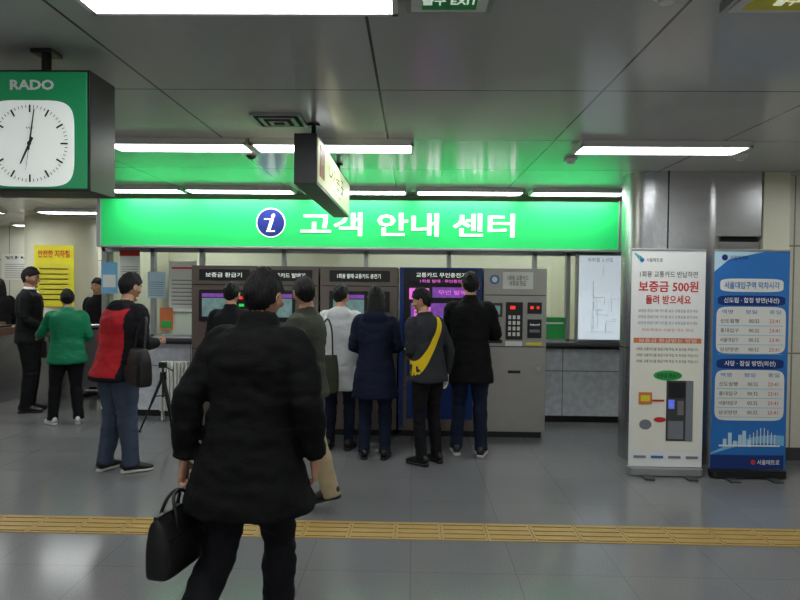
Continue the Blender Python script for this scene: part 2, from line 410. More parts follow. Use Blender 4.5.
    if over:
        for i, f in enumerate(f2):
            ce = sum((out[k] for k in f), V())/len(f); r = over(ce, m2[i])
            if r: m2[i] = r
    mb = MB(); mb.add(out, f2, m2, T, True)
    if sashes:
        tree = BVHTree.FromPolygons(out, f2)
        for (A, B, hw, mt, off) in sashes:
            A, B = V(A), V(B); O = (A+B)/2; e1 = (B-A).normalized(); e2 = UY; w = e1.cross(e2).normalized()
            rows = []
            for i in range(48):
                t = 2*math.pi*i/48; d = e1*math.cos(t)+e2*math.sin(t); row = []
                for q in (-1, 0, 1):
                    h = tree.ray_cast(O+w*hw*q, d); row.append((h[0] if h[0] else O+d*.2)+d*off)
                rows.append(row)
            for _ in range(2):
                rows = [[(rows[i-1][q]+rows[i][q]*2+rows[(i+1) % 48][q])/4 for q in range(3)] for i in range(48)]
            sv = [p for r_ in rows for p in r_]
            sf = [(i*3+q, i*3+q+1, ((i+1) % 48)*3+q+1, ((i+1) % 48)*3+q) for i in range(48) for q in range(2)]
            mb.add(sv, sf, mt, T, True)
    HT = T @ Matrix.Translation(hc) @ Matrix.Rotation(math.radians(head[0]), 4, 'Z') @ Matrix.Rotation(-math.radians(head[1]), 4, 'X')
    km = {'skin': SKIN, 'lip': LIP, 'eyew': EYEW, 'iris': IRIS, 'brow': hairm}
    for v, f, m in HEAD: mb.add(v, f, [km[a] for a in m] if isinstance(m, list) else km[m], HT, True)
    for v, f in make_hair(hair, seed): mb.add(v, f, hairm, HT, True)
    if shirt:
        v, f = loft([((lx, ly+.0, 1.46), (.072, .07)), ((lx, ly+.004, 1.515), (.062, .064))], 18, 1, side=(1, 0, 0)); mb.add(v, f, shirt, T, True)
        v, f = loft([((lx, ly+.118, 1.25), (.008, .006)), ((lx, ly+.122, 1.33), (.035, .012)), ((lx, ly+.09, 1.43), (.05, .02)), ((lx, ly+.06, 1.47), (.045, .02))], 12, 2, side=(1, 0, 0)); mb.add(v, f, shirt, T, True)
    for i, S in enumerate('LR'):
        el, wr = V(D['el'+S]), V(D['wr'+S]); z = -(wr-el).normalized()
        th = V(thumbdir[i]) if thumbdir and thumbdir[i] else V((0, 1, 0))
        yv = (th-z*th.dot(z)).normalized(); xv = yv.cross(z)
        Rm = Matrix((xv, yv, z)).transposed().to_4x4()
        Ms = Matrix.Diagonal((-1 if S == 'L' else 1, 1, 1, 1))
        v, f = HANDS[hands[i]]
        if S == 'L': f = [q[::-1] for q in f]
        HM = T @ Matrix.Translation(wr) @ Rm @ Ms
        mb.add(v, f, handm[i], HM, True)
        kn, an = V(D['kn'+S]), V(D['an'+S]); fy, fp = D['ft'+S]
        FT = T @ Matrix.Translation((an.x, an.y, an.z-.09)) @ Matrix.Rotation(math.radians(fy), 4, 'Z') @ Matrix.Translation((0, .13, .0)) @ Matrix.Rotation(math.radians(-fp), 4, 'X') @ Matrix.Translation((0, -.13, .0))
        v, f = loft([((0, -.078, .045), (.016, .022)), ((0, -.068, .052), (.032, .042)), ((0, -.03, .065), (.037, .055)), ((0, .03, .058), (.039, .046)), ((0, .09, .045), (.045, .033)), ((0, .14, .036), (.044, .025)), ((0, .175, .03), (.032, .018)), ((0, .188, .026), (.012, .010))], 18, 3, side=(1, 0, 0))
        mb.add(v, f, shoe, FT, True)
        v, f = loft([((0, -.084, .014), (.012, .012)), ((0, -.07, .014), (.034, .013)), ((0, .0, .014), (.036, .013)), ((0, .09, .014), (.048, .013)), ((0, .15, .015), (.044, .013)), ((0, .19, .018), (.016, .012))], 18, 3, side=(1, 0, 0), power=3.5)
        mb.add(v, f, sole or SOLEB, FT, True)
    return mb.obj(name), T

# ------------------------------------------------------------------ room shell
CH = 2.70
def simple(name, *a, **k):
    m = MB(); m.box(*a); return m.obj(name, **k)
simple('floor', -9.2, 6.2, -5, 12.4, -.1, 0, FLOOR)
simple('ceiling', -9.2, 6.2, -5, 12.4, CH, CH+.1, CEIL)
simple('wall_left', -9.2, -9.0, -5, 12.2, 0, CH, BEIGE_S)
simple('wall_back', -9.2, 6.2, 12.2, 12.4, 0, CH, BEIGE)
simple('wall_right', 6.0, 6.2, -5, 6.15, 0, CH, BEIGE_S)
m = MB(); m.box(3.44, 6.0, 6.15, 6.35, 0, CH, BEIGE); m.box(3.44, 6.0, 6.135, 6.15, 0, .12, DGREY); m.obj('wall_front_right')
m = MB(); m.box(3.20, 3.44, 5.95, 6.35, 0, CH, BEIGEP); m.box(3.19, 3.45, 5.94, 6.36, 0, .1, DGREY)
for z in (.9, 1.8): m.box(3.198, 3.442, 5.946, 6.0, z, z+.008, DGREY)
m.obj('corner_pilaster', bevel=.01)
m = MB(); m.box(-3.8, 2.6, 7.70, 7.82, .08, .97, MARBLE); m.box(-3.8, 2.6, 7.72, 7.82, 0, .08, BLACK); m.obj('wall_counter')
m = MB(); m.box(-3.7, 2.55, 7.55, 7.70, .93, .965, DGREY); m.box(-3.7, 2.55, 7.64, 7.70, .89, .93, BLACK); m.obj('counter_ledge', bevel=.004)
simple('wall_header', -3.8, 2.6, 7.72, 7.82, 2.06, CH, BEIGEP)
m = MB()
for x in (-3.80, -3.2, -2.6, -1.6, -.6, .4, 1.43, 1.83, 2.52): m.box(x, x+.05, 7.72, 7.80, .97, 2.06, ALU)
m.box(-3.8, 2.57, 7.72, 7.80, 2.0, 2.06, ALU); m.box(-3.8, 2.57, 7.72, 7.80, .97, 1.0, ALU)
m.box(-3.78, 2.55, 7.755, 7.762, 1.0, 2.0, GLASS); m.box(1.48, 1.83, 7.74, 7.75, 1.0, 1.26, GREENP); m.box(1.50, 1.81, 7.735, 7.74, 1.18, 1.2, WHITE); m.obj('window_1')
simple('wall_office_left', -3.8, -3.7, 7.82, 9.6, 0, CH, BEIGEP)
simple('wall_office_back', -3.8, 2.7, 9.6, 9.7, 0, CH, BEIGEP)
simple('wall_office_right', 2.6, 2.7, 7.5, 9.6, 0, CH, BEIGEP)
m = MB(); m.box(-3.5, -2.6, 9.2, 9.55, 0, 1.9, TROFF)
for z in (.4, .8, 1.2, 1.6): m.box(-3.48, -2.62, 9.185, 9.2, z, z+.01, DGREY)
m.box(-3.06, -3.04, 9.185, 9.2, .05, 1.85, DGREY); m.obj('filing_cabinet', bevel=.004)

def rrect(x0, x1, y0, y1, r, n=10):
    P = []
    for cx, cy, a0 in ((x1-r, y0+r, -90), (x1-r, y1-r, 0), (x0+r, y1-r, 90), (x0+r, y0+r, 180)):
        for i in range(n+1):
            a = math.radians(a0+90*i/n); P.append((cx+r*math.cos(a), cy+r*math.sin(a)))
    return P
m = MB()
m.prism(rrect(2.00, 2.9, 5.93, 6.42, .22, 16), .0, CH, STEEL)
m.box(2.33, 3.18, 5.98, 6.42, 0, 2.06, STEELD); m.box(2.33, 3.18, 5.95, 6.42, 2.11, CH, STEEL); m.box(2.33, 3.17, 6.0, 6.40, 2.05, 2.12, DARK)
m.box(2.32, 2.33, 5.925, 5.96, 0, CH, DARK)
m.prism(rrect(1.995, 2.5, 5.925, 6.42, .22, 16), 1.06, 1.066, DARK)
m.obj('steel_clad_column')
m = MB(); m.cyl((-6.05, 10.9, 0), (-6.05, 10.9, CH), .56, .56, BEIGEP, 40); m.cyl((-6.05, 10.9, 0), (-6.05, 10.9, .15), .57, .57, DGREY, 40); m.obj('round_column')

m = MB(); x = -8.8
while x < 5.9:
    m.box(x, x+.296, 4.06, 4.356, 0, .004, TACT)
    for k in range(4):
        y = 4.06+.037+k*.074; m.box(x+.015, x+.281, y-.014, y+.014, .004, .009, TACT)
    x += .3
m.obj('tactile_paving_strip')

# ------------------------------------------------------------------ lights
def lamp(x0, x1, y):
    m = MB(); w = .15
    m.box(x0, x1, y-w, y+w, CH-.03, CH-.001, TROFF)
    m.box(x0+.02, x1-.02, y-w+.05, y+w-.05, CH-.042, CH-.03, LAMP)
    m.box(x0, x1, y-w, y-w+.02, CH-.048, CH-.03, TROFF); m.box(x0, x1, y+w-.02, y+w, CH-.048, CH-.03, TROFF)
    m.box(x0, x0+.02, y-w, y+w, CH-.048, CH-.03, TROFF); m.box(x1-.02, x1, y-w, y+w, CH-.048, CH-.03, TROFF)
    m.obj('fluorescent_ceiling_light')
for a, b in ((-3.44, -2.6), (-2.55, -1.35), (-1.25, -.09), (.02, 1.2), (1.29, 2.32)): lamp(a, b, 7.17)
for a, b in ((-4.8, -3.6), (-2.31, -1.25), (-1.22, -.01), (1.21, 2.45), (3.7, 4.9)): lamp(a, b, 4.86)
for a, b in ((-3.9, -2.7), (-1.24, -.07), (2.7, 3.9)): lamp(a, b, 2.31)
for yy in (0., -2.4):
    for a, b in ((-3.7, -2.5), (-1.24, -.04), (1.2, 2.4), (3.7, 4.9)): lamp(a, b, yy)
for a, b in ((-8.8, -7.6), (-7.4, -6.2), (-5.6, -4.4)): lamp(a, b, 9.5)  # leftmost fixture is an added one, to brighten the dim left hall
for a, b in ((-7.4, -6.2), (-5.5, -4.3)): lamp(a, b, 7.17); lamp(a, b, 11.75)  # made-up extra fixtures, added to brighten the left hall and round column
for a, b in ((-3.4, -2.2), (-.6, .6), (1.2, 2.4)): lamp(a, b, 8.7)

# ------------------------------------------------------------------ green sign
m = MB(); x0, x1 = -3.67, 2.36
m.box(x0, x1, 7.42, 7.715, 2.045, 2.61, GREEND)
m.box(x0+.02, x1-.02, 7.40, 7.42, 2.06, 2.60, GREENE)
m.box(x0-.03, x0+.02, 7.39, 7.715, 2.04, 2.615, ALU); m.box(x1-.02, x1+.02, 7.39, 7.715, 2.04, 2.615, ALU)
m.box(x0, x1, 7.385, 7.43, 2.035, 2.06, ALU)
sg = m.obj('illuminated_info_center_sign', bevel=.003)
t = MB()
t.text('고객 안내 센터', 1, (-.08, 7.393, 2.325), UX, UZ, WHITEE, .02, fit=(2.47, .27))
t.disc((-1.66, 7.394, 2.335), UX, UZ, .172, WHITEE); t.disc((-1.66, 7.391, 2.335), UX, UZ, .158, NAVYE)
t.text('i', 1, (-1.66, 7.388, 2.335), UX, UZ, WHITEE, .03, fit=(.10, .21), shear=.35)
for sx in (-.055, .045): t.box(-1.66+sx-.022 if sx < 0 else -1.66-.05, -1.66+.012 if sx < 0 else -1.66+.05, 7.386, 7.389, 2.335+.035 if sx < 0 else 2.335-.105, 2.335+.05 if sx < 0 else 2.335-.09, WHITEE)
t.obj('lettering', parent=sg)

# ------------------------------------------------------------------ clock
m = MB(); CX, CZ, FY = -1.72, 2.27, 2.85
m.box(-2.01, -1.454, FY, FY+.24, 2.035, 2.575, BLACK)
m.box(-2.0, -1.464, FY-.008, FY, 2.045, 2.565, CLOCKG)
m.disc((CX, FY-.010, CZ-.025), UX, UZ, .192, DIAL, 64, .20, 5)
m.cyl((CX, FY+.12, 2.57), (CX, FY+.12, 2.69), .022, .022, BLACK); m.box(CX-.05, CX+.05, FY+.07, FY+.17, 2.57, 2.6, BLACK); m.box(CX-.05, CX+.05, FY+.07, FY+.17, 2.68, 2.699, BLACK)
ck = m.obj('hanging_station_clock', bevel=.006)
t = MB(); t.text('RADO', 1, (CX+.01, FY-.012, 2.505), UX, UZ, WHITE, .04, fit=(.2, .046))
cc = V((CX, FY-.013, CZ-.025))
for i in range(60):
    a = 2*math.pi*i/60; d = V((math.sin(a), 0, math.cos(a))); pr = V((d.z, 0, -d.x)); r1 = .172; L = .034 if i % 5 == 0 else .014; w = .004 if i % 5 == 0 else .0015
    t.add([cc+d*(r1-L)-pr*w, cc+d*r1-pr*w, cc+d*r1+pr*w, cc+d*(r1-L)+pr*w], [(0, 1, 2, 3)], BLKP)
def hnd(deg, L, w, q, mt=BLKP):
    a = math.radians(deg); d = V((math.sin(a), 0, math.cos(a))); pr = V((d.z, 0, -d.x)); o = cc+V((0, -q, 0))
    t.add([o-d*.03-pr*w, o+d*L-pr*w*.6, o+d*L+pr*w*.6, o-d*.03+pr*w], [(0, 1, 2, 3)], mt)
hnd(205, .10, .006, .002); hnd(8, .155, .0045, .003); hnd(188, .12, .0015, .004)
t.disc(cc+V((0, -.005, 0)), UX, UZ, .01, BLKP, 16)
t.text('RADO', 1, cc+V((0, 0, .07)), UX, UZ, BLKP, .01, fit=(.035, .009))
t.obj('dial_markings', parent=ck)

m = MB(); m.box(-.756, -.612, 4.0, 6.0, 2.255, 2.57, BLACK); m.box(-.612, -.606, 4.03, 5.97, 2.275, 2.55, CREAME)
m.box(-.762, -.756, 4.03, 5.97, 2.275, 2.55, CREAME)
for yy in (4.3, 5.7): m.cyl((-.68, yy, 2.57), (-.68, yy, 2.69), .016, .016, BLACK, 12); m.cyl((-.68, yy, 2.685), (-.68, yy, 2.699), .04, .04, BLACK, 16)
hs = m.obj('hanging_direction_sign', bevel=.006)
t = MB(); t.text('나가는 곳', 1, (-.604, 5.0, 2.43), UY, UZ, BLKP, .01, fit=(.9, .13)); t.text('Way out', 1, (-.604, 5.0, 2.32), UY, UZ, GREEND, .005, fit=(.5, .05))
t.box(-.606, -.603, 4.08, 4.3, 2.32, 2.52, ORANGE); t.obj('lettering', parent=hs)

def exitflat(x0, x1, face):
    m = MB(); m.box(x0, x1, 2.2, 2.46, CH-.035, CH-.001, ALU); m.box(x0+.02, x1-.02, 2.22, 2.44, CH-.04, CH-.035, PAPER)
    m.box(x0+.06, x1-.06, 2.25, 2.41, CH-.044, CH-.04, face)
    m.text('출구 EXIT', 1, ((x0+x1)/2, 2.33, CH-.047), UX, -UY, WHITEE, .02, fit=(.2, .07)); m.obj('emergency_exit_light')
exitflat(-.04, .28, GREENP); exitflat(1.14, 1.62, YELL)
m = MB(); m.box(-1.04, -.72, 4.0, 4.3, CH-.02, CH-.001, ALU)
for k in range(5): i = .02+k*.027; m.box(-1.04+i, -.72-i, 4.0+i, 4.3-i, CH-.022-.004*k, CH-.02, DARK if k % 2 == 0 else ALU)
m.obj('ceiling_air_diffuser')
m = MB(); m.cyl((-1.31, 5.12, CH-.03), (-1.31, 5.12, CH-.001), .05, .055, TROFF); v, f = ellips((-1.31, 5.12, CH-.045), (.04, .04, .035)); m.add(v, f, BLACK, None, True)
m.box(-1.37, -1.25, 5.0, 5.1, CH-.05, CH-.03, TROFF); m.obj('dome_security_camera')
for xx, yy in ((.9, 2.35), (1.3, 5.4), (2.6, 5.2)):
    m = MB(); m.cyl((xx, yy, CH-.02), (xx, yy, CH-.001), .05, .055, TROFF); m.cyl((xx, yy, CH-.045), (xx, yy, CH-.02), .025, .035, TROFF); m.obj('smoke_detector')

# ------------------------------------------------------------------ vending machines
FYm = 6.85
def machine(x0, x1, style, title):
    m = MB(); w = x1-x0; cx = (x0+x1)/2; y = FYm; H = 1.82
    body = MACH if style == 'key' else MACHB
    m.box(x0, x1, y, 7.53, .07, H, body); m.box(x0+.03, x1-.03, y+.04, 7.5, 0, .07, BLACK)
    t = MB()
    def pan(a, b, z0, z1, mt, d=.012): m.box(x0+a*w, x0+b*w, y-d, y, z0, z1, mt)
    def seam(z): m.box(x0+.01, x1-.01, y-.004, y, z, z+.008, DARK)
    if style == 'key':
        pan(.3, .78, 1.60, 1.78, PAPER, .004); t.text('1회용 교통카드\n보증금 환급', 1, (x0+.54*w, y-.008, 1.69), UX, UZ, BLKP, fit=(.22, .11))
        m.disc((x0+.17*w, y-.006, 1.70), UX, UZ, .05, BLUE); m.disc((x0+.17*w, y-.008, 1.70), UX, UZ, .03, WHITE)
        seam(1.53); seam(.98)
        pan(.08, .3, 1.30, 1.45, DGREY); pan(.12, .26, 1.33, 1.42, SCREENC, .016)
        pan(.36, .62, 1.06, 1.46, BLACK, .02)
        for r in range(4):
            for q in range(3): m.box(x0+w*(.39+.07*q), x0+w*(.39+.07*q)+.03, y-.03, y-.02, 1.10+r*.06, 1.14+r*.06, PAPER)
        pan(.42, .50, 1.385, 1.42, LED, .022)
        pan(.70, .92, 1.34, 1.46, BLACK, .02); pan(.74, .79, 1.39, 1.42, LED, .023); pan(.84, .88, 1.39, 1.42, LED, .023)
        pan(.70, .92, 1.08, 1.28, BLACK, .02); pan(.73, .89, 1.14, 1.17, GRYP, .03); pan(.73, .89, 1.21, 1.23, STEEL, .03)
        pan(.14, .24, 1.10, 1.16, RED, .01); pan(.08, .3, 1.02, 1.06, BLACK)
        pan(.35, .62, .99, 1.04, PAPER, .006); pan(.68, .93, 1.0, 1.03, YELL, .01)
        m.cyl((x1-.08, y-.012, .75), (x1-.08, y, .75), .022, .022, STEEL)
        pan(.40, .60, .70, .73, BLACK, .01)
    else:
        if style == 'blue':
            m.box(x0, x0+.05, y-.03, y, .1, H, MBLUE); m.box(x1-.05, x1, y-.03, y, .1, H, MBLUE); m.box(x0+.05, x1-.05, y-.03, y, 1.64, H, BLACK)
            m.box(x0+.05, x1-.05, y-.014, y, .9, 1.64, BLACK); m.box(x0, x1, y-.032, y, H-.025, H, MBLUE)
            pan(.12, .88, 1.66, 1.78, BLACK, .034); t.text(title, 1, (cx, y-.038, 1.74), UX, UZ, WHITEE, .01, fit=(w*.6, .05))
            t.text('1회용 발매 · 무인충전', 1, (cx, y-.038, 1.675), UX, UZ, SCREENP, .01, fit=(w*.5, .035))
            pan(.12, .36, 1.48, 1.60, SCREENP, .03); pan(.16, .32, 1.51, 1.57, BLACK, .033); pan(.40, .88, 1.50, 1.61, SCREENV, .03)
            t.text('무인 발매', 1, (x0+.64*w, y-.034, 1.555), UX, UZ, SCREENP, .01, fit=(.3, .05))
            pan(.14, .60, 1.14, 1.44, SCREENV, .03); pan(.18, .38, 1.28, 1.40, SCREENP, .032); pan(.42, .56, 1.18, 1.30, SCREEN, .032); pan(.66, .86, 1.2, 1.4, SCREENC, .03)
            pan(.10, .9, .66, .84, MBLUE, .03); pan(.10, .9, .2, .6, MBLUE, .02)
        else:
            pan(.12, .9, 1.66, 1.78, BLACK); t.text(title, 1, (cx, y-.016, 1.72), UX, UZ, WHITEE, .01, fit=(w*.56, .05))
            seam(1.61)
            pan(.12, .62, 1.22, 1.56, BLACK, .02); pan(.17, .57, 1.27, 1.47, SCREENC, .026); pan(.17, .57, 1.48, 1.52, SCREENV, .028)
            pan(.68, .9, 1.34, 1.56, BLACK, .02); pan(.74, .82, 1.46, 1.49, LED, .024); pan(.74, .82, 1.38, 1.41, LEDG, .024)
            pan(.68, .9, 1.14, 1.28, STEELD, .03); pan(.72, .86, 1.2, 1.22, DARK, .034)
        seam(.92); seam(.52)
        pan(.2, .8, .66, .84, BLACK, .02); pan(.24, .76, .69, .8, DGREY, .03)
        m.cyl((x1-.06, y-.012, 1.0), (x1-.06, y, 1.0), .02, .02, STEEL)
    ob = m.obj('ticket_vending_machine', bevel=.004)
    if t.v: t.obj('machine_lettering', parent=ob)
machine(-2.39, -1.69, 'a', '보증금 환급기')
machine(-1.67, -1.02, 'a', '교통카드 발매기')
machine(-1.00, -.17, 'a', '1회용 발매·교통카드 충전기')
machine(-.15, .73, 'blue', '교통카드 무인충전기')
machine(.75, 1.42, 'key', '')

m = MB(); m.box(1.93, 2.47, 7.60, 7.70, .99, 2.02, ALU); m.box(1.95, 2.45, 7.595, 7.60, 1.01, 2.0, MAPW)
mp_ = m.obj('illuminated_subway_map', bevel=.003)
t = MB(); rr = random.Random(3)
cols = [LBLUE, GREENP, ORANGE, SKYB, GRYP, LBLUE]
for k in range(16):
    xx = 2.0+rr.random()*.4; zz = 1.12+rr.random()*.75; mt = cols[k % 6]
    for _ in range(5):
        if rr.random() < .5:
            L = (rr.random()-.5)*.3; x2 = min(2.42, max(1.98, xx+L)); t.quad((min(xx, x2), 7.593, zz), UX, UZ, abs(x2-xx)+.003, .003, mt); xx = x2
        else:
            L = (rr.random()-.5)*.4; z2 = min(1.88, max(1.1, zz+L)); t.quad((xx, 7.593, min(zz, z2)), UX, UZ, .003, abs(z2-zz)+.003, mt); zz = z2
t.text('지하철 노선도', 1, (2.2, 7.592, 1.95), UX, UZ, NAVYE, 0, fit=(.3, .05)); t.obj('map_print', parent=mp_)

def poster(name, x, z, w, h, y, base, bands, title=None, tm=None):
    m = MB(); m.box(x-w/2, x+w/2, y-.008, y, z-h/2, z+h/2, base)
    for (a, b, cq, d, mt) in bands: m.quad((x-w/2+a*w, y-.010, z-h/2+cq*h), UX, UZ, (b-a)*w, (d-cq)*h, mt)
    if title: m.text(title, 1, (x, y-.013, z+h*.36), UX, UZ, tm, .02, fit=(w*.8, h*.12))
    return m.obj(name)
lines = [(.1, .9, k/12+.01, k/12+.03, GRYP) for k in range(1, 8)]
poster('wall_poster', -3.45, 1.84, .25, .36, 7.72, PAPER, [(0, 1, .8, 1, RED)]+lines[:5])
poster('wall_poster', -3.70, 1.68, .2, .38, 7.72, LBLUE, [(.1, .9, .2, .6, WHITE)])
poster('wall_poster', -2.80, 1.60, .34, .58, 7.72, PAPER, [(.1, .9, .84, .88, RED)]+lines)
poster('wall_poster', -3.0, 1.19, .16, .27, 7.72, ORANGE, [(.1, .9, .1, .4, GREENP)])
poster('wall_poster', -3.12, 1.6, .22, .32, 7.72, SKYB, lines)
poster('wall_poster', -3.36, 1.14, .2, .22, 7.72, PAPER, lines)
poster('yellow_notice_board', -5.87, 1.72, .66, 1.0, 10.34, YELL, [(.08, .92, .08, .70, YIN)]+[(.14, .86, k/12+.02, k/12+.04, RED) for k in range(1, 8)], '안전한 지하철', RED)
poster('wall_poster', -7.6, 1.9, .7, .5, 12.2, PAPER, lines, '안내', BLKP)
poster('wall_poster', -4.9, 1.75, .45, .62, 12.2, LBLUE, lines, '안내', BLKP)

m = MB()
for k in range(8): x = -2.97+k*.043; m.box(x, x+.03, 7.42, 7.52, .12, .70, PAPER)
m.box(-2.98, -2.63, 7.45, 7.49, .14, .18, PAPER); m.box(-2.98, -2.63, 7.45, 7.49, .64, .68, PAPER)
m.box(-2.96, -2.93, 7.44, 7.50, 0, .13, PAPER); m.box(-2.68, -2.65, 7.44, 7.50, 0, .13, PAPER); m.obj('radiator', bevel=.008)

m = MB(); tp = V((-2.76, 7.0, .60))
for a in (90, 215, 325):
    d = V((math.cos(math.radians(a)), math.sin(math.radians(a)), 0)); e = tp+d*.24; e.z = .015
    mid = tp.lerp(e, .5); m.cyl(tp, mid, .018, .015, BLACK, 12); m.cyl(mid, e, .012, .010, BLACK, 12); m.cyl(e-V((0, 0, .014)), e+V((0, 0, .012)), .016, .014, BLACK, 12)
    m.cyl(tp-V((0, 0, .22)), tp.lerp(e, .38), .006, .006, BLACK, 8)
m.cyl(tp-V((0, 0, .24)), tp+V((0, 0, .10)), .013, .013, DGREY, 12); m.cyl(tp-V((0, 0, .04)), tp+V((0, 0, .04)), .036, .03, BLACK, 16)
m.box(tp.x-.035, tp.x+.035, tp.y-.035, tp.y+.035, .69, .75, BLACK); m.cyl((tp.x, tp.y, .71), (tp.x+.14, tp.y-.08, .67), .007, .01, BLACK, 8); m.obj('camera_tripod')

for gx in (-5.62, -4.95, -6.4, -7.2):
    m = MB(); m.prism([(gx-.13, 8.35), (gx+.13, 8.35), (gx+.13, 9.65), (gx-.13, 9.65)], .0, .9, STEEL, False)
    m.box(gx-.14, gx+.14, 8.30, 9.7, .9, 1.0, BROWN); m.box(gx-.1, gx+.1, 8.33, 8.36, .62, .84, BLACK); m.box(gx-.05, gx+.05, 8.32, 8.335, .72, .78, LEDG if gx > -5.5 else LED)
    m.box(gx-.09, gx+.09, 8.4, 8.7, 1.0, 1.03, BLACK)
    m.cyl((gx+.13, 8.95, .82), (gx+.2, 8.95, .82), .06, .05, STEEL)
    for a in (-30, 90, 210): q = math.radians(a); m.cyl((gx+.18, 8.95, .82), (gx+.3, 8.95+.3*math.cos(q)*.8, .82+.35*math.sin(q)*.6-.05), .016, .016, STEEL, 10)
    m.obj('fare_gate', bevel=.01)
m = MB()
for x in (-4.58, -4.2, -3.86): m.cyl((x, 8.6, 0), (x, 8.6, 1.05), .025, .025, STEEL)
m.cyl((-4.58, 8.6, 1.03), (-3.86, 8.6, 1.03), .025, .025, STEEL); m.cyl((-4.58, 8.6, .15), (-3.86, 8.6, .15), .018, .018, STEEL)
m.box(-4.56, -3.88, 8.59, 8.61, .2, .98, STEELD); m.obj('barrier_fence')

